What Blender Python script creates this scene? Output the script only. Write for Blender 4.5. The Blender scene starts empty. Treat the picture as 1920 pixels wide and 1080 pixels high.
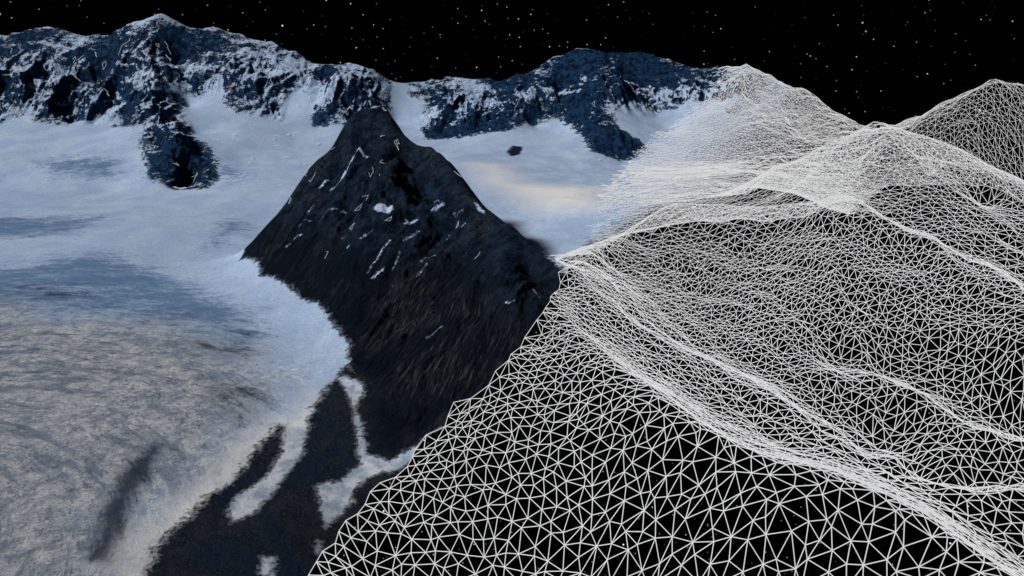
import bpy, math, numpy as np, time
from mathutils import geometry, Vector
T0=time.time()
rng=np.random.default_rng(11)
sc=bpy.context.scene
F=1500.0; TH=math.atan(410/1500); CT,ST=math.cos(TH),math.sin(TH)
# ---- image pixel coordinates + chosen depth, cast through the camera -> world point
def W(px,py,Y):
    u=(px-960)/F; v=(540-py)/F
    s=Y/(CT+v*ST)
    return (u*s, Y, (-ST+v*CT)*s)
ST_=[]
def pts(l):
    for p in l: ST_.append(W(*p))
def line(l,step):
    w=[np.array(W(*p)) for p in l]
    for a,b in zip(w[:-1],w[1:]):
        n=max(1,int(np.linalg.norm(b[:2]-a[:2])/step))
        for i in range(n): ST_.append(tuple(a+(b-a)*i/n))
    ST_.append(tuple(w[-1]))
    return w
# far skyline
SKY=[(-420,70,104),(-300,50,104),(-150,75,104),(0,62,104),(40,55,104),(85,45,105),(130,58,105),(185,68,104),(230,45,103),(262,38,103),(305,27,104),(350,46,104),(400,54,105),(450,67,105),(510,84,105),(560,98,104),(600,118,103),(622,112,102),(650,114,102),(690,127,102),(715,142,103),(735,170,104),(760,158,104),(800,152,104),(850,142,104),(900,150,105),(950,150,105),(1000,134,105),(1040,112,105),(1080,94,104),(1110,91,103),(1160,94,104),(1215,96,104),(1255,111,104),(1290,130,103),(1340,128,102),(1385,129,101),(1405,125,100),(1440,143,98),(1500,168,95),(1560,210,90),(1620,245,85),(1700,243,83),(1725,222,80),(1780,193,78),(1800,182,77),(1830,172,76),(1858,152,75),(1890,162,75),(1920,165,75),(2000,190,74),(2200,150,74),(2500,180,74)]
sk=line(SKY,2.2)
for w in sk[::2]:
    ST_.append((w[0]*1.09,w[1]*1.09,-7)); ST_.append((w[0]*1.2,w[1]*1.2,-9))
# far range aprons
pts([(-300,235,88),(-150,240,88),(0,235,88),(120,238,88),(220,238,88),(0,290,78),(150,300,77),(250,300,77),(450,300,78),(450,250,85),(560,262,86),(640,240,89),(520,210,92),(430,190,92),(480,330,72),(600,235,90),
 (0,150,96),(100,150,97),(180,150,97.5),(230,170,93),(400,130,99),(480,150,97),(560,170,96),(640,180,94),(700,190,95),(740,230,95),(760,260,90),(860,262,90),(860,200,97),(940,200,98),(1000,235,94),(1060,220,95.5),(940,270,86),(1000,300,80),(1060,320,76),(1250,240,90),(1230,215,94),(1200,170,100.5),(1280,170,98),(1340,180,95),(1240,290,83),(1050,170,100),(880,320,74),(950,340,68),(1100,380,57),(1040,480,41.5),(1140,330,72),(860,300,78)])
line([(305,30,103.5),(280,100,98.5),(280,180,91),(305,240,83.2),(330,285,77.2),(345,320,73.4)],2.0)
pts([(262,300,76.5),(275,335,72.3),(340,354,70),(405,342,71),(390,290,77.6),(240,230,89),(350,200,92.4),(372,250,85.6),(340,120,100)])
line([(1112,95,102.7),(1118,150,96.0),(1130,200,91.0),(1150,245,86.4),(1165,275,83.4)],2.0)
line([(1050,115,103.5),(1000,190,96),(960,235,92.0)],2.0)
pts([(1110,290,81.5),(1170,302,81.5),(1215,282,84),(1080,250,89.5)])
line([(622,116,101.6),(590,160,95.5),(575,220,91)],2.0)
line([(85,48,104),(60,120,97.5),(20,190,92)],2.0)
line([(450,70,104.4),(470,130,96.5),(490,190,92.5)],2.0)
line([(1405,128,99.5),(1420,170,95),(1425,210,90),(1400,250,84)],2.0)
# far right / wire-mesh mountains
pts([(1480,215,91),(1350,250,86),(1330,215,90),(1440,300,76),(1380,300,79),(1500,240,87),(1550,260,83),(1620,290,75),(1810,240,71.5),(1900,240,71),(1850,200,73),(1860,345,66.5),(1920,380,66),(1990,280,70),(1990,420,65),(1760,290,71),(1700,275,74),(2100,300,66),(2300,300,66)])
# central rock ridge
CR=[(722,209,52.2),(736,226,51.2),(748,246,50),(763,261,49.2),(786,273,48.5),(816,284,47),(844,303,45.5),(877,345,43),(907,385,41),(950,421,38),(1000,461,35),(1058,511,32)]
cr=line(CR,.7)
LS=[(722,209,52.2),(704,206,52.3),(684,206,52.2),(663,214,52),(646,232,51.5),(632,264,50.8),(598,296,50.2),(576,319,49.8),(545,367,49),(510,411,48.2),(470,457,47.3),(452,482,46.8)]
ls=line(LS,.7)
for i,w in enumerate(cr[:-1]):
    d=max(1.2,(w[2]+9.5)*0.7)
    ST_.append((w[0]+d*.75,w[1]+d*.6,-9.5)); ST_.append((w[0]+d*.38,w[1]+d*.3,(w[2]-9.5)/2))
for w in ls[4:-1]:
    d=max(1.,(w[2]+10.4)*.9); ST_.append((w[0]-d*.3,w[1]+d*.95,-10.4))
pts([(700,400,44.0),(700,250,50.2),(640,300,49.5),(600,400,45),(640,350,47.4),(560,460,44),(600,540,39.5),(490,515,43.5),(630,600,35.5),(650,690,30.5),(700,740,28.3),(800,500,37.4),(800,400,43.6),(778,335,48.6),(785,375,47.0),(750,335,47.8),(800,600,32.4),(720,600,34),(800,700,28.3),(800,790,26),(900,500,35.6),(900,600,31.2),(900,700,27),(850,450,39.8),(950,690,26.3),(1000,640,27.6),(850,770,25.8),(905,450,38.2),(1000,530,33.2),(1030,545,31.4)])
line([(735,275,48.4),(725,300,45.8),(712,335,43.2),(698,370,41.8),(685,420,40.2),(655,500,38.6)],1.2)
line([(948,426,37.6),(944,480,33.6),(948,540,30.4),(980,600,27.8)],1.0)
line([(795,285,47.6),(820,302,44.8),(850,338,42.2),(872,378,40.2),(900,410,38.7),(930,430,37.6)],1.0)
# glacier
for px in (-450,-200,0,200,400):
    pts([(px,1080,18.5),(px,1000,20.5),(px,900,23.2),(px,800,26.8),(px,700,31.5),(px,600,37.5),(px,500,46.5),(px,400,61)])
pts([(-450,350,72),(-200,350,72),(0,350,72),(200,355,71),(460,370,66),(450,440,54),(520,600,37),(560,680,32),(430,500,46),(300,430,55)])
pts([(500,1000,20.5),(600,900,23.3),(600,1080,19.2),(700,900,23.4),(700,1000,21.6),(700,1080,20.5),(600,800,26.3),(640,760,27.4),(850,900,23.2),(850,1000,21.7),(850,1080,20.6)])
ST_+= [(-14,14,-13.2),(-7,14,-14),(0,16,-17),(-4,15.5,-15.5),(8,14,-15.5),(14,12,-14.5),(22,12,-14)]
# near wire-mesh ridges R1 / R2 with grazing benches behind them
L1=[(1025,572,29.4,0),(1090,632,27.2,.35),(1180,704,24.8,.75),(1300,794,22.3,1),(1400,852,20.9,1),(1540,888,19.9,1),(1700,962,18.4,.9),(1870,1072,16.4,.9),(1990,1150,15.2,.9)]
L2=[(1058,512,32,0),(1120,556,31,.5),(1180,600,30.2,.8),(1300,682,28.4,1),(1440,748,26.5,1),(1560,815,25.0,.9),(1660,850,24.4,.8)]
R1=line([p[:3] for p in L1],0.8)
for dx,dy,dY in ((12,-4,1.1),(28,-12,2.3),(46,-24,3.5)):
    r1b=line([(x+dx*k,y+dy*k,Y+dY*k) for x,y,Y,k in L1[1:]],.9)
R2=line([p[:3] for p in L2],0.8)
for dx,dy,dY in ((10,-4,.9),(24,-11,1.8)):
    line([(x+dx*k,y+dy*k,Y+dY*k) for x,y,Y,k in L2[1:]],.9)
pts([(960,800,24.3),(960,900,22.9),(960,1000,21.6),(960,1080,20.7),(1100,800,23.6),(1100,900,22.2),(1100,1000,20.9),(1100,1080,20.0),(1300,900,21.0),(1300,1000,19.8),(1300,1080,19.0),(1450,950,19.4),(1450,1080,18.1),(1600,1000,18.3),(1600,1080,17.5),(1750,1080,16.9),(1040,660,26.8),(1060,740,25),
 (1920,1000,20.6),(1780,865,24),(1700,800,26),(2200,1000,18.5),(2300,800,23)])
for L in ([(1560,702,28.4),(1640,714,27.7),(1710,748,26.6),(1800,806,25.4),(1920,834,24.8)],[(1620,880,23.6),(1700,905,22.9),(1800,930,22.2),(1920,916,22.4)]):
    line(L,.9); line([(x+12,y-6,Y+1.2) for x,y,Y in L],1.0)
# broad near hill
pts([(1240,560,34.2),(1140,505,36.2),(1300,520,35.5),(1300,610,32.2),(1400,540,34.2),(1400,610,31.9),(1400,660,30.2),(1500,620,31),(1500,680,29.3),(1300,450,38.1),(1200,450,38.9),(1200,490,37),(1450,440,37.1),(1450,490,35.6),(1560,440,35.2),(1580,540,32.4),(1600,640,29.9),(1700,500,32.8),(1700,600,30.4),(1740,700,28),(1800,560,30.5),(1850,620,28.7),(1900,660,27.6),(1900,750,25.9),(2200,600,26.6),(2200,700,24.6)])
LH=[(1058,508,34),(1160,444,39),(1258,386,41.5),(1350,388,40.4),(1450,390,38.9),(1530,380,37.9),(1580,369,37.4),(1640,402,35.8),(1700,433,34.6),(1800,483,32.4),(1920,543,30.2),(2060,622,27.6)]
hc=line(LH,.9)
for w in hc[1:6]: ST_.append((w[0]+.1,w[1]+1.5,w[2]-1.1))
for w in hc[7:]: ST_.append((w[0]+.6,w[1]+.8,w[2]-.45))
pts([(1180,345,66),(1300,335,66),(1400,325,66),(1200,370,59.5),(1320,366,57),(1420,358,54),(1270,388,52)])
for x,y,z in [(6,46,-9.6),(9,48.5,-9.4)]: ST_.append((x,y,z))
# second peak
line([(1440,318,54),(1480,312,49),(1530,286,46.5),(1590,261,45),(1620,244,44.3),(1640,230,44),(1662,240,43.8),(1700,253,43.3),(1740,274,42.5),(1800,306,41),(1860,343,39.2),(1920,382,37.6),(2050,450,35),(2250,540,31.5)],.8)
line([(1640,232,43.9),(1650,290,41.4),(1690,350,38.9),(1730,400,37.0)],.9)
line([(1590,262,44.8),(1568,310,42.6),(1560,340,41.4)],.9)
line([(1740,276,42.3),(1785,350,38.8),(1840,430,35.4)],.9)
pts([(1500,350,45.5),(1612,320,43.2),(1690,300,43.0),(1745,345,41.6),(1850,388,38.6),(1825,345,40.4),(1620,360,39.6)])
for x,y,z in [(22,55,-9.4),(26,52,-10.2),(30,50,-10.2),(24,59,-9.6),(35,47,-10.3),(30,60,-10.2),(36,58,-10.4),(43,50,-10),(45,60,-10)]: ST_.append((x,y,z))
C=np.array(ST_,dtype=np.float64)
keep=[]
for i,c in enumerate(C):
    if all((c[0]-C[j][0])**2+(c[1]-C[j][1])**2>0.2 for j in keep): keep.append(i)
C=C[keep]; n=len(C)
cc=0.12
D=np.sqrt(((C[:,None,:2]-C[None,:,:2])**2).sum(2)+cc)
A=np.zeros((n+3,n+3)); A[:n,:n]=D-0.05*np.eye(n); A[:n,n]=1;A[:n,n+1:]=C[:,:2]/100;A[n,:n]=1;A[n+1:,:n]=C[:,:2].T/100
wv=np.linalg.solve(A,np.r_[C[:,2],0,0,0])
def H0(x,y):
    x=np.asarray(x,np.float32).ravel(); y=np.asarray(y,np.float32).ravel(); out=np.empty(len(x),np.float64)
    cx=C[:,0].astype(np.float32);cy=C[:,1].astype(np.float32); w=wv[:n].astype(np.float32)
    for i in range(0,len(x),20000):
        a=x[i:i+20000,None]-cx; b=y[i:i+20000,None]-cy
        a*=a; b*=b; a+=b; a+=np.float32(cc); np.sqrt(a,out=a)
        out[i:i+20000]=a@w
    return out+wv[n]+wv[n+1]*x/100+wv[n+2]*y/100
def perlin(x,y,seed):
    r=np.random.default_rng(seed); g=r.uniform(0,2*np.pi,(256,256)); gx=np.cos(g);gy=np.sin(g)
    xi=np.floor(x).astype(int);yi=np.floor(y).astype(int);fx=x-xi;fy=y-yi
    s=lambda t:t*t*t*(t*(t*6-15)+10)
    def c(i,j):
        a=(xi+i)&255;b=(yi+j)&255
        return gx[a,b]*(fx-i)+gy[a,b]*(fy-j)
    u=s(fx);v=s(fy)
    return (c(0,0)*(1-u)+c(1,0)*u)*(1-v)+(c(0,1)*(1-u)+c(1,1)*u)*v
def fbm(x,y,seed,o,ridge=False,g=.5):
    t=0;a=1
    for i in range(o):
        p=perlin(x*2**i+i*17.3,y*2**i-i*9.1,seed+i)
        t=t+a*((1-2.4*np.abs(p)-.5) if ridge else p*1.5); a*=g
    return t
def drape(l):
    ys=np.exp(np.linspace(math.log(14),math.log(112),500)); out=[]
    for p in l:
        if len(p)==3: out.append(W(*p)[:2]); continue
        w=np.array(W(p[0],p[1],1.0)); h=H0(w[0]*ys,ys); d=w[2]*ys-h
        k=np.where(d<0)[0]
        i=k[0] if len(k) else int(np.argmin(d/ys))
        out.append((w[0]*ys[i],ys[i]))
    return np.array(out)
def sdf(x,y,poly,pad=4.0,far=-6.0):
    P=np.asarray(poly,float); out=np.full(x.shape,far)
    m=(x>P[:,0].min()-pad)&(x<P[:,0].max()+pad)&(y>P[:,1].min()-pad)&(y<P[:,1].max()+pad)
    xs=x[m];ys=y[m]; d=np.full(xs.shape,1e9); ins=np.zeros(xs.shape,bool)
    for i in range(len(P)):
        a=P[i];b=P[(i+1)%len(P)]; e=b-a; L=max(e@e,1e-9)
        wx=xs-a[0];wy=ys-a[1]; t=np.clip((wx*e[0]+wy*e[1])/L,0,1)
        d=np.minimum(d,(wx-t*e[0])**2+(wy-t*e[1])**2)
        c=(a[1]>ys)!=(b[1]>ys)
        if abs(e[1])>1e-12: ins^= c&(xs< a[0]+(ys-a[1])*e[0]/e[1])
    d=np.sqrt(d); out[m]=np.where(ins,d,-d); return np.maximum(out,far)
def pdist(x,y,pl):
    d=np.full(x.shape,1e9)
    for a,b in zip(pl[:-1],pl[1:]):
        e=b-a; wx=x-a[0];wy=y-a[1];t=np.clip((wx*e[0]+wy*e[1])/max(e@e,1e-9),0,1)
        d=np.minimum(d,np.hypot(wx-t*e[0],wy-t*e[1]))
    return d
smf=lambda v,a,b:np.clip((v-a)/(b-a),0,1)
# ---- plan outlines
def skyseg(a,b): return [ (w[0]*1.12,w[1]*1.12) for w,s in zip(sk,SKY) if a<=s[0]<=b]
RA=np.array(skyseg(-420,735)+[tuple(p) for p in drape([(735,190,99),(728,225,94),(690,246,90),(640,240,89.5),(585,238),(574,200),(562,172),(545,190),(530,232),(490,226),(440,215),(405,190),(352,182),(355,215),(375,262),(405,300),(410,335),(390,354),(320,354),(280,335),(270,290),(255,245),(200,236),(110,240),(40,228),(0,240),(-150,240),(-300,238),(-420,240)])])
RB=np.array(skyseg(760,1405)+[(sk[38][0]*1.0,sk[38][1])]+[tuple(p) for p in drape([(1430,200),(1380,225),(1330,205),(1250,212),(1195,222),(1150,214),(1162,245),(1212,275),(1198,294),(1160,302),(1110,287),(1080,245),(1045,228),(1010,232),(960,245),(900,252),(800,262),(778,235),(800,205),(765,178)])])
crest=[(w[0]+max(.10,(w[2]+8.3)*.28),w[1]+max(.06,(w[2]+8.3)*.22)) for w in cr[:-1]]
RC=np.array([(ls[4][0]-.6,ls[4][1]+3.5),(cr[0][0],cr[0][1]+3)]+crest+[tuple(p) for p in drape([(1062,515),(1075,560),(1050,640),(990,720),(900,790),(830,810),(760,850),(705,850),(695,780),(690,722),(655,700),(655,650),(622,600),(600,570),(545,540),(490,515),(486,492),(452,486)])]+[(w[0]-.5,w[1]+1.0) for w in ls[::-1][1:7]])
MO=drape([(650,690),(610,728),(590,765),(575,800),(520,800),(485,835),(440,900),(395,935),(350,975),(300,1010),(270,1090),(250,1180),(620,1180),(700,1040),(860,860),(860,740),(720,720)])
SN=[drape(l) for l in [
 [(650,705),(685,722),(668,765),(688,850),(730,866),(790,825),(835,798),(800,842),(745,880),(690,897),(662,925),(662,945),(607,990),(600,950),(594,915),(612,908),(640,905),(674,870),(668,800),(650,735),(632,712)],
 [(598,700),(608,718),(583,762),(568,850),(516,920),(476,968),(434,982),(426,965),(442,935),(502,890),(524,850),(532,800),(547,760)],
 [(490,1048),(512,1046),(512,1085),(486,1080)],[(592,1018),(602,1015),(604,1040),(592,1038)]]]
SR=drape([(950,285),(962,274),(980,278),(975,290),(958,293)])
streaks=[((700,500),(730,465),.08),((537,462),(566,442),.08),((600,420),(655,385),.055),((645,328),(668,300),.30),((708,402),(730,410),.24),((760,428),(782,421),.10),((812,408),(830,395),.10),((698,527),(718,512),.08),((735,507),(750,485),.05),((757,465),(787,445),.05),((790,507),(817,485),.045),((598,352),(614,340),.10),((800,637),(826,620),.06),((893,383),(905,400),.12),((912,388),(938,410),.10),((1000,543),(1010,554),.05),((948,568),(962,574),.06),((850,418),(868,402),.045),((620,352),(640,338),.07),((672,300),(690,292),.09),((575,400),(590,380),.05),((690,520),(700,505),.045),((560,425),(585,412),.045),((640,440),(662,425),.045),((675,460),(700,440),.045),((780,530),(800,512),.04),((820,470),(842,450),.04),((870,480),(885,466),.035),((720,560),(738,545),.035),((640,480),(655,468),.045)]
stw=[(drape([a])[0],drape([b])[0],r) for a,b,r in streaks]
ICE=drape([(-500,560),(0,560),(150,600),(330,600),(480,660),(520,720),(490,800),(400,900),(290,950),(250,1180),(-500,1180)])
BL=[drape(l) for l in [[(-300,470),(0,500),(200,468),(330,510),(470,570),(500,640),(450,655),(330,615),(200,600),(0,575),(-300,560)],[(60,305),(140,292),(240,300),(230,330),(160,340),(90,325)],[(-200,400),(60,405),(210,405),(150,440),(0,450),(-200,440)],[(400,415),(470,410),(480,430),(420,465),(375,470)],[(400,305),(440,310),(480,335),(420,348)]]]
DK=[drape(l) for l in [[(285,825),(315,835),(265,920),(232,1000),(205,1060),(165,1050),(182,970),(228,890)],[(400,700),(490,730),(500,790),(440,800),(390,750)],[(300,640),(480,620),(500,670),(420,680)],[(30,540),(120,535),(190,550),(120,560)]]]  # first outline: furrow shadow painted into the ice colour; the rest: dark patches
SUNPATCH=drape([(905,310),(930,312),(960,345),(1030,350),(1120,355),(1110,385),(1040,390),(975,368),(930,345)])  # patch of warm sunlight, painted into the snow colour
BP=[(1352,126),(1340,155),(1318,190),(1285,215),(1232,250),(1192,285),(1172,310),(1132,360),(1112,400,52),(1085,430,46),(1045,475,41.5),(1056,513,32.5),(1032,560),(1020,595),(985,640),(950,690),(915,735),(850,768),(830,808),(775,845),(765,880),(710,905),(690,950),(655,985),(625,1020),(590,1058),(585,1085),(560,1160)]
B=drape(BP)
Bj=[B[0]]
for a,b in zip(B[:-1],B[1:]):
    L=np.linalg.norm(b-a); m=max(1,int(round(L/.5)))
    nn=np.array([b[1]-a[1],a[0]-b[0]])/max(L,1e-6)
    jit=.18 if a[1]<40 else .5
    for i in range(1,m+1): Bj.append(a+(b-a)*i/m+nn*rng.uniform(-jit,jit))
Bj=np.array(Bj)
RIGHT=np.vstack([Bj,[[Bj[-1][0],9],[70,9],[130,130],[Bj[0][0]*1.25,130]]])
FADE=np.vstack([B[:11]-np.array([8,0]),drape([(1062,505,40),(1160,441,47),(1258,383,52),(1330,385,52),(1400,330,66),(1480,290,79),(1520,240,88),(1530,195,93),(1530,190,98)]),[[B[0][0]*1.6,118],[B[0][0]*1.1-8,118]]])
CRL=np.array([w[:2] for w in ls[::-1][:-1]]+[w[:2] for w in cr])
def HH(x,y,full=False):
    h=H0(x,y)
    a=sdf(x,y,RA); b=sdf(x,y,RB); c=sdf(x,y,RC)
    m=np.clip(np.maximum(a,b)/3,0,1); mc=np.clip(c/1.2,0,1)
    q=c>-1; dcr=np.full(x.shape,5.0); dcr[q]=pdist(x[q],y[q],CRL)
    mc=mc*(.15+.85*smf(dcr,.4,2.4))
    cw=.25+.75*np.clip((101.5-y)/6,0,1)
    wr=np.clip((x-y*.27)/3,0,1)*np.clip((y-66)/6,0,1)
    wx=x+1.5*fbm(x/8,y/8,5,3)
    r=fbm(wx/6.5,y/19,3,5,True,.5)
    r2=fbm(x/2.6,y/5.,21,6,True,.62)
    s=x*.925-y*.38; t=x*.38+y*.925
    s2=s+.5*fbm(x/3,y/3,44,3)
    g=fbm(s2/1.7,t/8,41,6,True,.55)
    gb=fbm(s2/3.6+7.3,t/12,47,2,True,.5)
    cr_=fbm(x/2.4,y/2.4,51,6,True,.58)
    low=np.clip((-6.6-h)/1.6,0,1)
    gl=fbm(x/6,y/6,61,4)
    w=np.clip((x-(-2))/8,0,1)*(1-m)*(1-mc)
    wn=np.where(y>35,.08,.12)
    fo=fbm((x*.82+y*.57)/2.2+.35*fbm(x/4,y/4,83,2),(x*.57-y*.82)/10,81,3,True,.55)
    fw=smf(x*.82+y*.57,19.5,21.5)*smf(y,40,36)*smf(y,18,23)
    deep=np.clip((c-1.2)/2.5,0,1)*smf(dcr,1,3)
    h2=h+m*cw*(1.9*r-.1+.42*r2)+mc*(low*(.26*g+.14*cr_)+(1-low)*(.36*cr_+.20*g-.1))+deep*.62*gb+.05*gl*(1-w)+w*(wn*fbm(x/3.0,y/3.0,71,4)+.04)+wr*(1-m)*(.20*r2+.2*fbm(x/1.5,y/1.5,77,2))+fw*.27*fo
    return (h2,a,b,c) if full else h2
# ---------------- materials
def mat(name):
    m=bpy.data.materials.new(name); m.use_nodes=True; nt=m.node_tree; nt.nodes.clear(); return m,nt
class N:
    def __init__(s,nt): s.nt=nt
    def n(s,t,**k):
        q=s.nt.nodes.new(t)
        for a,b in k.items(): setattr(q,a,b)
        return q
    def link(s,a,b):
        if isinstance(a,bpy.types.NodeSocket): s.nt.links.new(a,b)
        else: b.default_value=a
    def m(s,op,a,b=0.0,c=0.0,clamp=False):
        q=s.n('ShaderNodeMath',operation=op,use_clamp=clamp)
        for i,v in enumerate((a,b,c)): s.link(v,q.inputs[i])
        return q.outputs[0]
    def attr(s,nm): return s.n('ShaderNodeAttribute',attribute_name=nm).outputs['Fac']
    def noise(s,vec,scale,detail=6,rough=.6,dist=0):
        q=s.n('ShaderNodeTexNoise'); s.link(vec,q.inputs['Vector']); q.inputs['Scale'].default_value=scale;q.inputs['Detail'].default_value=detail;q.inputs['Roughness'].default_value=rough;q.inputs['Distortion'].default_value=dist
        return q.outputs['Fac']
    def mr(s,v,a,b,c=0.,d=1.):
        q=s.n('ShaderNodeMapRange',interpolation_type='SMOOTHSTEP'); s.link(v,q.inputs[0])
        for i,k in enumerate((a,b,c,d)): q.inputs[i+1].default_value=k
        return q.outputs[0]
    def mix(s,f,a,b):
        q=s.n('ShaderNodeMix',data_type='RGBA'); s.link(f,q.inputs[0])
        for v,i in ((a,6),(b,7)):
            if isinstance(v,tuple): v=v+(1,)
            s.link(v,q.inputs[i])
        return q.outputs[2]
    def map(s,vec,rot=(0,0,0),sca=(1,1,1)):
        r=s.n('ShaderNodeMapping'); s.link(vec,r.inputs[0]); r.inputs['Rotation'].default_value=rot
        q=s.n('ShaderNodeMapping'); s.link(r.outputs[0],q.inputs[0]); q.inputs['Scale'].default_value=sca; return q.outputs[0]
    def warp(s,vec,scale,amt):
        q=s.n('ShaderNodeTexNoise'); s.link(vec,q.inputs['Vector']); q.inputs['Scale'].default_value=scale; q.inputs['Detail'].default_value=2
        a=s.n('ShaderNodeVectorMath',operation='MULTIPLY_ADD'); s.link(q.outputs['Color'],a.inputs[0]); a.inputs[1].default_value=(amt,amt,0); s.link(vec,a.inputs[2]); return a.outputs[0]
tm,nt=mat("alpine_rock_and_snow"); g=N(nt)
geo=g.n('ShaderNodeNewGeometry'); pos=geo.outputs['Position']
sep=g.n('ShaderNodeSeparateXYZ'); g.link(geo.outputs['Normal'],sep.inputs[0]); nz=sep.outputs[2]
sepP=g.n('ShaderNodeSeparateXYZ'); g.link(pos,sepP.inputs[0]); pz=sepP.outputs[2]
rock=g.attr('rock'); far=g.attr('far'); strk=g.attr('streak'); ice=g.attr('ice'); blue=g.attr('blue'); dk=g.attr('dark'); sunp=g.attr('sunlit'); al=g.attr('alpha'); mor=g.attr('moraine'); crs=g.attr('crest'); strip=g.attr('strip'); scree=g.attr('scree')
sub=lambda a,k:g.m('MULTIPLY',g.m('SUBTRACT',a,.5),k)
nA=g.noise(pos,1.6,10,.7); nB=g.noise(pos,.35,8,.62,.4); nC=g.noise(pos,6,8,.7); nD=g.noise(pos,.16,5,.6,.3)
amp=g.m('ADD',1.0,g.m('MULTIPLY',far,2.6))
edge=g.m('ADD',rock,g.m('MULTIPLY',g.m('SUBTRACT',nA,.5),amp))
edge=g.m('ADD',edge,sub(nC,.8))
rk=g.mr(edge,-.08,.18)
bands=g.noise(g.map(pos,(0,.10,0),(.9,.4,2.2)),1.0,13,.82,.2)
q=g.m('ADD',g.m('MULTIPLY',nz,1.15),g.m('MULTIPLY',bands,.9))
q=g.m('ADD',q,sub(nD,1.3))
q=g.m('ADD',q,sub(nA,.7))
q=g.m('ADD',q,sub(nC,.8))
q=g.m('SUBTRACT',q,g.m('MULTIPLY',crs,.20))
q=g.m('SUBTRACT',q,g.mr(pz,-4.5,-8.0,0,.38))
q=g.m('SUBTRACT',q,g.mr(sepP.outputs[0],-14,-6,0,.13))
ledge=g.m('MULTIPLY',g.mr(q,1.235,1.285),far)
st=g.mr(g.m('ADD',strk,sub(nC,.40)),-.02,.05)
rk=g.m('MULTIPLY',rk,g.m('SUBTRACT',1.0,g.m('MAXIMUM',ledge,st)))
wpr=g.warp(pos,.5,.6)
gull=g.noise(g.map(wpr,(0,0,math.radians(22)),(3.4,1.1,1.1)),1.0,14,.78,.0)
gul2=g.noise(g.map(wpr,(0,0,math.radians(22)),(11,.8,1.2)),1.0,10,.74,.0)
gsel=g.m('MULTIPLY',g.mr(g.m('ADD',gull,sub(gul2,.35)),.45,.68),g.mr(nB,.38,.64))
rcol=g.mix(gsel,(.005,.010,.021),(.042,.045,.057))
rcol=g.mix(g.m('MULTIPLY',g.mr(gul2,.50,.66),g.m('MULTIPLY',scree,g.mr(nB,.35,.6))),rcol,(.130,.122,.122))
peakc=g.mix(g.mr(nA,.40,.64),(.004,.011,.025),(.024,.048,.090))
peakc=g.mix(g.m('MULTIPLY',g.mr(nB,.48,.64),g.mr(nC,.42,.6)),peakc,(.054,.060,.076))
rcol=g.mix(g.mr(g.m('ADD',pz,g.m('MULTIPLY',nB,1.5)),-8.9,-6.9),rcol,peakc)
morc=g.mix(g.mr(g.noise(pos,14,6,.8),.48,.72),(.010,.018,.033),(.10,.110,.142))
morc=g.mix(g.mr(nA,.42,.62),morc,(.034,.040,.053))
morc=g.mix(g.mr(nB,.45,.65),morc,(.012,.027,.056))
rcol=g.mix(mor,rcol,morc)
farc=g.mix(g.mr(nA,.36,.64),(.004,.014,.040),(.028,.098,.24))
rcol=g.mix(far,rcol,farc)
sc1=g.mix(g.mr(nB,.3,.7),(.38,.51,.74),(.54,.66,.85))
sc1=g.mix(g.mr(nC,.42,.60,.45,0),sc1,(.26,.36,.55))
wp=g.warp(pos,.12,2.5)
dv=g.n('ShaderNodeVectorMath',operation='DISTANCE'); g.link(g.warp(pos,.2,2.0),dv.inputs[0]); dv.inputs[1].default_value=(-21,17,-12)
cmb=g.n('ShaderNodeCombineXYZ'); g.link(dv.outputs['Value'],cmb.inputs[0]); g.link(g.m('MULTIPLY',sepP.outputs[0],.22),cmb.inputs[1]); g.link(g.m('MULTIPLY',sepP.outputs[1],.22),cmb.inputs[2])
flow=g.noise(cmb.outputs[0],1.0,14,.78,.0)
flow2=g.noise(cmb.outputs[0],2.6,6,.65,.3)
crk=g.m('MULTIPLY',g.mr(g.m('ABSOLUTE',g.m('SUBTRACT',flow2,.5)),.0,.020,1,0),g.mr(nA,.42,.58))
icen=g.noise(g.map(wp,(0,0,.5),(1.0,.8,1)),1.8,14,.82,.0)
icec=g.mix(g.mr(icen,.40,.58),(.36,.42,.53),(.88,.90,.95))
icec=g.mix(g.mr(flow,.42,.52,.80,0),icec,(.24,.30,.42))
fine=g.noise(pos,11.0,10,.85,.0)
icec=g.mix(g.mr(fine,.43,.51,.60,0),icec,(.15,.19,.27))
icec=g.mix(g.m('MULTIPLY',crk,.65),icec,(.09,.12,.18))
scol=g.mix(g.mr(g.m('ADD',ice,sub(nB,1.2)),.15,.9),sc1,icec)
bs=g.noise(g.map(wp,(0,0,.25),(.5,1.3,1)),1.6,15,.88,.0)
bf=g.m('MULTIPLY',g.mr(g.m('ADD',blue,g.m('ADD',sub(bs,3.0),g.m('ADD',sub(flow,2.0),g.m('ADD',sub(fine,.8),g.m('MULTIPLY',crk,.3))))),.40,1.15),.90)
scol=g.mix(bf,scol,(.09,.175,.33))
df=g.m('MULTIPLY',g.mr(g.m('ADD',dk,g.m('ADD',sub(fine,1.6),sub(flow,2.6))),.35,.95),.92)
scol=g.mix(df,scol,(.030,.045,.08))  # darkens the ice for the painted furrow shadow and the dark patches
scol=g.mix(g.m('MULTIPLY',sunp,.85),scol,(.92,.88,.85))  # cream tone imitates sunlight on the snow
scol=g.mix(g.m('MULTIPLY',mor,.75),scol,g.mix(g.mr(nA,.38,.62),(.24,.28,.36),(.70,.71,.74)))
scol=g.mix(g.m('MULTIPLY',strip,g.mr(nA,.3,.6,.3,.9)),scol,(.84,.83,.84))
col=g.mix(rk,scol,rcol)
hb=g.m('ADD',g.m('MULTIPLY',g.m('MULTIPLY',rk,.4),gull),g.m('MULTIPLY',nC,g.m('ADD',.06,g.m('MULTIPLY',rk,.5))))
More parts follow.
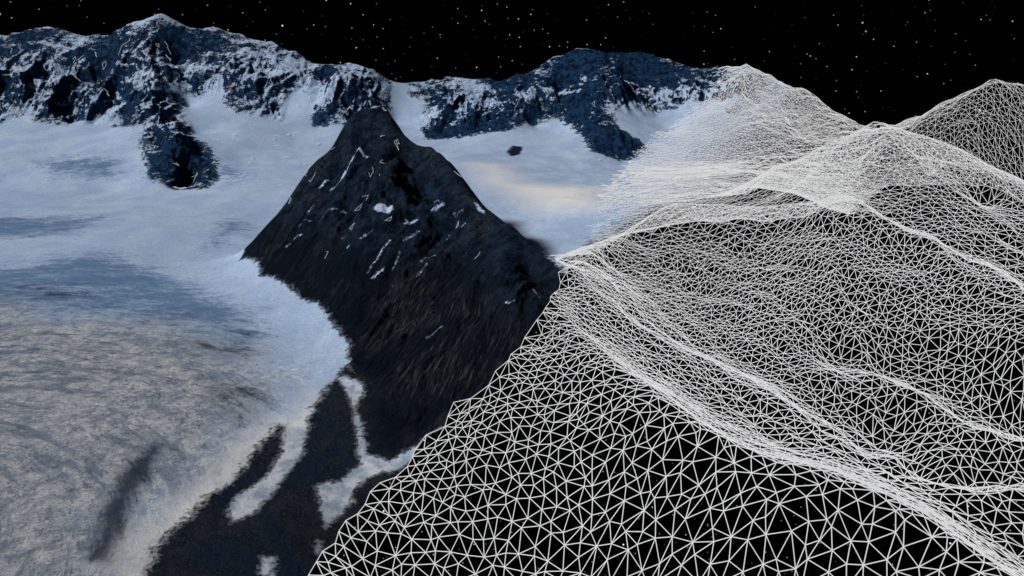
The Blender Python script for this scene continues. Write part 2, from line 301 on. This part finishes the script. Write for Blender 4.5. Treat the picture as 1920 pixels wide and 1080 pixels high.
hb=g.m('ADD',hb,g.m('MULTIPLY',g.m('MULTIPLY',g.m('ADD',icen,g.m('ADD',fine,g.m('SUBTRACT',flow,g.m('MULTIPLY',crk,.3)))),ice),.24))
hb=g.m('ADD',hb,g.m('MULTIPLY',g.m('MULTIPLY',nA,g.m('ADD',far,.5)),g.m('MULTIPLY',rk,2.2)))
bump=g.n('ShaderNodeBump'); bump.inputs['Strength'].default_value=1.0; bump.inputs['Distance'].default_value=.5; g.link(hb,bump.inputs['Height'])
bs_=g.n('ShaderNodeBsdfPrincipled'); g.link(col,bs_.inputs['Base Color']); bs_.inputs['Roughness'].default_value=.9; bs_.inputs['Specular IOR Level'].default_value=.05; g.link(bump.outputs[0],bs_.inputs['Normal'])
tr=g.n('ShaderNodeBsdfTransparent'); ms=g.n('ShaderNodeMixShader')
alb=g.mr(g.m('ADD',al,g.m('MULTIPLY',g.m('SUBTRACT',nA,.5),g.m('MULTIPLY',g.m('MULTIPLY',al,g.m('SUBTRACT',1.0,al)),2.0))),0,1)
g.link(alb,ms.inputs[0]); g.link(tr.outputs[0],ms.inputs[1]); g.link(bs_.outputs[0],ms.inputs[2])
out=g.n('ShaderNodeOutputMaterial'); g.link(ms.outputs[0],out.inputs[0])
def wiremat(name,a,b):
    m_,nt=mat(name); g=N(nt)
    em=g.n('ShaderNodeEmission'); nn_=g.noise(g.n('ShaderNodeNewGeometry').outputs['Position'],.3,2)
    g.link(g.mix(nn_,a,b),em.inputs[0]); em.inputs[1].default_value=1.0
    out=g.n('ShaderNodeOutputMaterial'); g.link(em.outputs[0],out.inputs[0])
    try: m_.cycles.emission_sampling='NONE'
    except Exception: pass
    return m_
wmtl=wiremat("glowing_white_mesh_line",(.60,.60,.61),(.76,.76,.77))
wmt2=wiremat("faint_mesh_line",(.30,.33,.38),(.62,.64,.68))
# ---------------- mesh helper
def mk(name,V,Fc,m,attrs=None,nrm=None,smooth=False):
    me=bpy.data.meshes.new(name); k=Fc.shape[1]
    me.vertices.add(len(V)); me.vertices.foreach_set('co',V.astype(np.float32).ravel())
    me.loops.add(Fc.size); me.loops.foreach_set('vertex_index',Fc.astype(np.int32).ravel())
    me.polygons.add(len(Fc)); me.polygons.foreach_set('loop_start',np.arange(0,Fc.size,k,dtype=np.int32))
    if smooth: me.polygons.foreach_set('use_smooth',np.ones(len(Fc),bool))
    me.update(calc_edges=True)
    for a,v in (attrs or {}).items():
        t=me.attributes.new(a,'FLOAT','POINT'); t.data.foreach_set('value',v.astype(np.float32))
    if nrm is not None: me.normals_split_custom_set_from_vertices(nrm.astype(np.float32))
    me.materials.append(m); o=bpy.data.objects.new(name,me); sc.collection.objects.link(o); return o
def tag(o,label,cat,kind="structure"):
    o["label"]=label; o["category"]=cat
    if kind: o["kind"]=kind
# ---------------- textured terrain
NR,NC=1050,980
Ys=np.exp(np.linspace(math.log(14),math.log(122),NR)); Us=np.linspace(-.88,.52,NC)
X=(Ys[:,None]*Us[None,:]).ravel(); Y=np.repeat(Ys,NC)
Z,sa,sb,scn=HH(X,Y,True)
G=np.stack([X,Y,Z],1).reshape(NR,NC,3)
dr=np.gradient(G,axis=0); dc=np.gradient(G,axis=1); nr=np.cross(dc,dr).reshape(-1,3); nr/=np.linalg.norm(nr,axis=1)[:,None]
smo=sdf(X,Y,MO); 
ssn=np.max([sdf(X,Y,p,1.5) for p in SN],axis=0)
rockv=np.maximum.reduce([sa,sb,scn,np.minimum(smo*.7,-ssn*1.3+.0),sdf(X,Y,SR)])
rockv=np.minimum(rockv,np.where(ssn>-.6,-ssn*1.3+.15,9))
stk=np.full(X.shape,-1.0)
for a,b,r in stw:
    mm=(np.abs(X-a[0])<3)&(np.abs(Y-a[1])<4); e=b-a
    wx=X[mm]-a[0];wy=Y[mm]-a[1]; t=np.clip((wx*e[0]+wy*e[1])/max(e@e,1e-9),0,1)
    stk[mm]=np.maximum(stk[mm],r*1.0-np.hypot(wx-t*e[0],wy-t*e[1]))
icev=smf(sdf(X,Y,ICE,6),-3,3); bluev=np.max([smf(sdf(X,Y,p),-2.0,1.8) for p in BL],axis=0)
darkv=np.max([smf(sdf(X,Y,p),-a_,.45)*k for p,k,a_ in zip(DK,(1.05,.6,.6,.7),(.6,1.8,1.6,1.5))],axis=0); sunlit=smf(sdf(X,Y,SUNPATCH,6),-2.5,2.0)
strip=smf(smo,-1.5,-.4)*smf(smo,.3,0)*smf(Y,30,26)*smf(X,-3.5,-5)
screev=smf(sdf(X,Y,drape([(700,520),(860,500),(960,560),(990,650),(930,710),(850,760),(760,760),(700,640)])),-.8,.8)
sright=sdf(X,Y,RIGHT,6,-1.)
sfade=sdf(X,Y,FADE,2,-1.)
dB=np.full(X.shape,1e9)
m=sright>0
dB[m]=pdist(X[m],Y[m],B)
alpha=np.where(m,np.clip(1-dB/15,0,1)**1.1*smf(sfade,0,3.5),1.0)
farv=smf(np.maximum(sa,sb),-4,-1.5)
att=dict(rock=rockv,far=farv,streak=stk,ice=icev,blue=bluev,dark=darkv,sunlit=sunlit,alpha=alpha,moraine=smf(np.minimum(smo,-scn),-.5,.5),crest=smf(Y,96,102.5),strip=strip,scree=screev)
idx=np.arange(NR*NC).reshape(NR,NC)
Q=np.stack([idx[:-1,:-1],idx[:-1,1:],idx[1:,1:],idx[1:,:-1]],-1).reshape(-1,4)
Q=Q[alpha[Q].max(1)>0.01]
ctr=Q[:,0]
reg=np.zeros(len(Q),int)
reg[sa[ctr]>0]=1; reg[(sb[ctr]>0)&(sa[ctr]<=0)]=2; reg[(scn[ctr]>0)]=3
info={0:("glacier","pale blue glacier with dirty crevassed ice and dark moraine stripes","glacier"),
1:("mountain_range","dark blue craggy mountain range streaked with snow above a glacier","mountain range"),
2:("mountain_massif","broad dark rocky massif with snow gullies and a rock spur","mountain"),
3:("rocky_ridge","sharp black rocky peak with a long gullied ridge beside the glacier","mountain")}
P3=G.reshape(-1,3)
for r,(nm,lb,ct) in info.items():
    q=Q[reg==r]; u,inv=np.unique(q,return_inverse=True)
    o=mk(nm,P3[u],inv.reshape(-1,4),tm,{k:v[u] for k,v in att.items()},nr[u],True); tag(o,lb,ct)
# ---------------- wire mesh
def tubes(name,a,b,ra,rb,label,cat,kind="structure",m_=None):
    d=b-a; d/=np.linalg.norm(d,axis=1)[:,None]+1e-9
    up=np.tile(np.array([0,0,1.0]),(len(d),1)); u=np.cross(d,up); u/=np.linalg.norm(u,axis=1)[:,None]+1e-9; v=np.cross(u,d)
    V=np.empty((len(a),6,3))
    for k in range(3):
        an=math.pi/2+k*2*math.pi/3; o=u*math.cos(an)+v*math.sin(an)
        V[:,k]=a+o*ra[:,None]; V[:,k+3]=b+o*rb[:,None]
    base=np.arange(len(a))[:,None]*6
    Fq=np.concatenate([base+np.array([[k,(k+1)%3,(k+1)%3+3,k+3]]) for k in range(3)],0)
    o=mk(name,V.reshape(-1,3),Fq,m_ or wmtl); tag(o,label,cat,kind); return o
rad=lambda y:np.interp(y,[15,22,28,38,42,50,60,100],[.026,.028,.024,.023,.020,.024,.034,.044])/2*1.1
def field(spf,y0,y1,anf=lambda y:.87):
    P=[]; yv=y0; j=0
    while yv<y1:
        sp=spf(yv); ry=sp*anf(yv)
        xs=np.arange(-8,yv*.80,sp)+(j%2)*sp/2
        P.append(np.stack([xs+rng.uniform(-.31,.31,len(xs))*sp,np.full(len(xs),yv)+rng.uniform(-.34,.34,len(xs))*ry],1))
        yv+=ry; j+=1
    return np.vstack(P)
hcu=[w[0]/w[1] for w in hc]; hcy=[w[1] for w in hc]
GU=[.07,.14,.20,.26,.33,.38,.43,.47,.52,.56,.62,.66,.72,.8]; GL=[36,40.6,43.2,42.2,41.5,52,50,46.3,45.6,44.5,42.6,41,38.5,36]
def dense(x,y):
    u=x/y
    a=(u>.48)&(y>np.interp(u,hcu,hcy)+.1)&(y<np.interp(u,GU,GL)+.3)
    b=(pdist(x,y,np.array([w[:2] for w in R1]))<2.6)&(y>16)&(sdf(x,y,np.array([w[:2] for w in R1]+[w[:2] for w in r1b[::-1]]),2,-1.)>-.1)
    return a|b
P1=field(lambda y:np.interp(y,[19,22,26,30,36,39,48,56,100],[.47,.41,.35,.33,.34,.44,.46,.34,.36]),13.5,106,lambda y:np.interp(y,[22,27,37,42,50,56,80,88],[.87,.60,.62,.95,1.2,1.6,1.5,.9]))
P2=field(lambda y:np.interp(y,[19,26,34,50],[.34,.30,.34,.38]),15,58)
P=np.vstack([P1[~dense(P1[:,0],P1[:,1])],P2[dense(P2[:,0],P2[:,1])]])
su=sorted([(w[0]/w[1],w[1]) for w in sk])
cy=np.interp(P[:,0]/P[:,1],[s[0] for s in su],[s[1] for s in su])
P=P[P[:,1]<cy+.6]
P=P[sdf(P[:,0],P[:,1],RIGHT,1,-1.)>.2]
nb=len(Bj); allp=np.vstack([Bj,P])
res=geometry.delaunay_2d_cdt([Vector(p) for p in allp.tolist()],[(i,i+1) for i in range(nb-1)],[],0,1e-5)
v2=np.array([tuple(v) for v in res[0]]); tri=np.array([f for f in res[2] if len(f)==3])
cen=v2[tri].mean(1); inside=sdf(cen[:,0],cen[:,1],RIGHT,1,-1.)>0
e3=np.linalg.norm(v2[tri]-v2[np.roll(tri,1,axis=1)],axis=2).max(1)
dc_=pdist(cen[:,0],cen[:,1],B[:11])
drop=(rng.random(len(cen))>.25+dc_/4)&(cen[:,1]>42)
# wire triangles removed behind the ridges, where layers would overlap from the camera
cu=cen[:,0]/cen[:,1]
lo=np.interp(cu,GU,GL)
hi=np.interp(cu,[.07,.14,.20,.24,.26,.40,.43,.47,.55,.8],[38,44,46,43,30,30,58,66,66,65])
gap=(cu>.10)&(cu<.9)&(cen[:,1]>lo)&(cen[:,1]<hi)
tri=tri[inside&(e3<1.8)&~drop&~gap]
ed=np.unique(np.sort(np.vstack([tri[:,[0,1]],tri[:,[1,2]],tri[:,[2,0]]]),axis=1),axis=0)
vz=HH(v2[:,0],v2[:,1])+.03+.0008*v2[:,1]
V3=np.column_stack([v2,vz])
vthin=np.where(v2[:,1]>38,.85+.15*smf(pdist(v2[:,0],v2[:,1],B[:11]),0,8),1.0)
vthin=vthin*np.where((v2[:,0]/v2[:,1]>.44)&(v2[:,1]>60),.70,1.0)
mid=v2[ed].mean(1); uu=mid[:,0]/mid[:,1]
cls=np.zeros(len(ed),int)
cls[(uu>.34)&(mid[:,1]>np.interp(uu,hcu,hcy))&(mid[:,1]<60)]=1
cls[(mid[:,1]>=78)&(uu<.44)]=2
cls[(mid[:,1]>=60)&(uu>=.44)]=3
wi=[("wireframe_terrain","white triangulated wire mesh of a rolling mountainside on black","wireframe terrain"),
("wireframe_peak","white triangle wire mesh of a sharp peak beside the slope","wireframe mountain"),
("wireframe_mountain","fine white wire mesh mountain merging with dark snowy rock","wireframe mountain"),
("wireframe_mountain","fine white wire mesh mountain with a rounded summit under stars","wireframe mountain")]
for k,(nm,lb,ct) in enumerate(wi):
    e=ed[cls==k]; a=V3[e[:,0]];b=V3[e[:,1]]
    tubes(nm,a,b,rad(a[:,1])*vthin[e[:,0]],rad(b[:,1])*vthin[e[:,1]],lb,ct)
print(len(ed))
# stray mesh triangles on the textured rock
fr=[]
def frag(px,py,n,s):
    p=drape([(px,py)])[0]; ang=rng.uniform(0,6.28); c=p.copy(); L=[c]
    for i in range(n):
        ang+=rng.choice([-1,1])*rng.uniform(.6,2.1); c=c+np.array([math.cos(ang),math.sin(ang)])*s*rng.uniform(.5,1.1); L.append(c)
    if rng.random()<.4: L.append(p)
    for a,b in zip(L[:-1],L[1:]): fr.append((a,b))
for i in range(34): frag(rng.uniform(0,330),rng.uniform(85,230),3,.4)
for i in range(22): frag(rng.uniform(330,740),rng.uniform(110,240),2,.4)
for i in range(46): frag(rng.uniform(0,700) if i%2 else rng.uniform(420,640),rng.uniform(245,350),3,.35)
for i in range(12): frag(rng.uniform(320,390),rng.uniform(343,352),3,.4)
for i in range(20): frag(rng.uniform(800,1180),rng.uniform(160,340),2,.35)
for x,y in [(722,258),(745,265),(748,290),(720,300),(712,320),(695,345),(690,360),(680,380),(676,400),(655,430),(722,430),(760,425),(628,280),(580,315),(578,325),(545,375),(860,430),(865,435),(900,478),(612,478),(825,400)]: frag(x,y,2,.30)
fa=np.array([f[0] for f in fr]); fb=np.array([f[1] for f in fr])
za=HH(fa[:,0],fa[:,1])+.05+.001*fa[:,1]; zb=HH(fb[:,0],fb[:,1])+.05+.001*fb[:,1]
tubes("wire_fragments",np.column_stack([fa,za]),np.column_stack([fb,zb]),rad(fa[:,1])*.8,rad(fb[:,1])*.8,"scattered thin white triangle outlines lying on rock and snow","wire fragments","stuff",wmt2)
# ---------------- starry sky
w=bpy.data.worlds.new("World"); sc.world=w; w.use_nodes=True; nt=w.node_tree; nt.nodes.clear(); g=N(nt)
tc=g.n('ShaderNodeTexCoord')
def stars(scale,r0,r1,gain,seed):
    v=g.n('ShaderNodeTexVoronoi'); g.link(g.map(tc.outputs['Generated'],(seed,seed*.7,0.3)),v.inputs['Vector']); v.inputs['Scale'].default_value=scale
    s_=g.n('ShaderNodeSeparateColor'); g.link(v.outputs['Color'],s_.inputs[0])
    f=g.mr(v.outputs['Distance'],r0,r1,1,0)
    return g.m('MULTIPLY',f,g.m('MULTIPLY',g.m('POWER',s_.outputs[0],1.9),gain))
s=g.m('ADD',stars(135,.03,.11,1.0,.4),stars(42,.015,.055,1.8,1.3))
bg=g.n('ShaderNodeBackground'); g.link(g.mix(s,(0.0003,.0003,.0004),(1,1,1)),bg.inputs[0]); bg.inputs[1].default_value=1
out=g.n('ShaderNodeOutputWorld'); g.link(bg.outputs[0],out.inputs[0])
# ---------------- sun and camera
sl=bpy.data.lights.new("sun","SUN"); sl.energy=3.1; sl.angle=math.radians(6); sl.color=(1,.985,.965)
so=bpy.data.objects.new("sun",sl); sc.collection.objects.link(so)
so.rotation_euler=Vector((-.70,-.27,.64)).to_track_quat('Z','Y').to_euler()
cam=bpy.data.cameras.new("camera"); cam.sensor_width=36; cam.lens=36*F/1920; cam.clip_start=.1; cam.clip_end=500
co=bpy.data.objects.new("camera",cam); sc.collection.objects.link(co); co.rotation_euler=(math.pi/2-TH,0,0); sc.camera=co
sc.view_settings.view_transform='Standard'; sc.view_settings.look='None'; sc.view_settings.exposure=0
print("done",time.time()-T0)
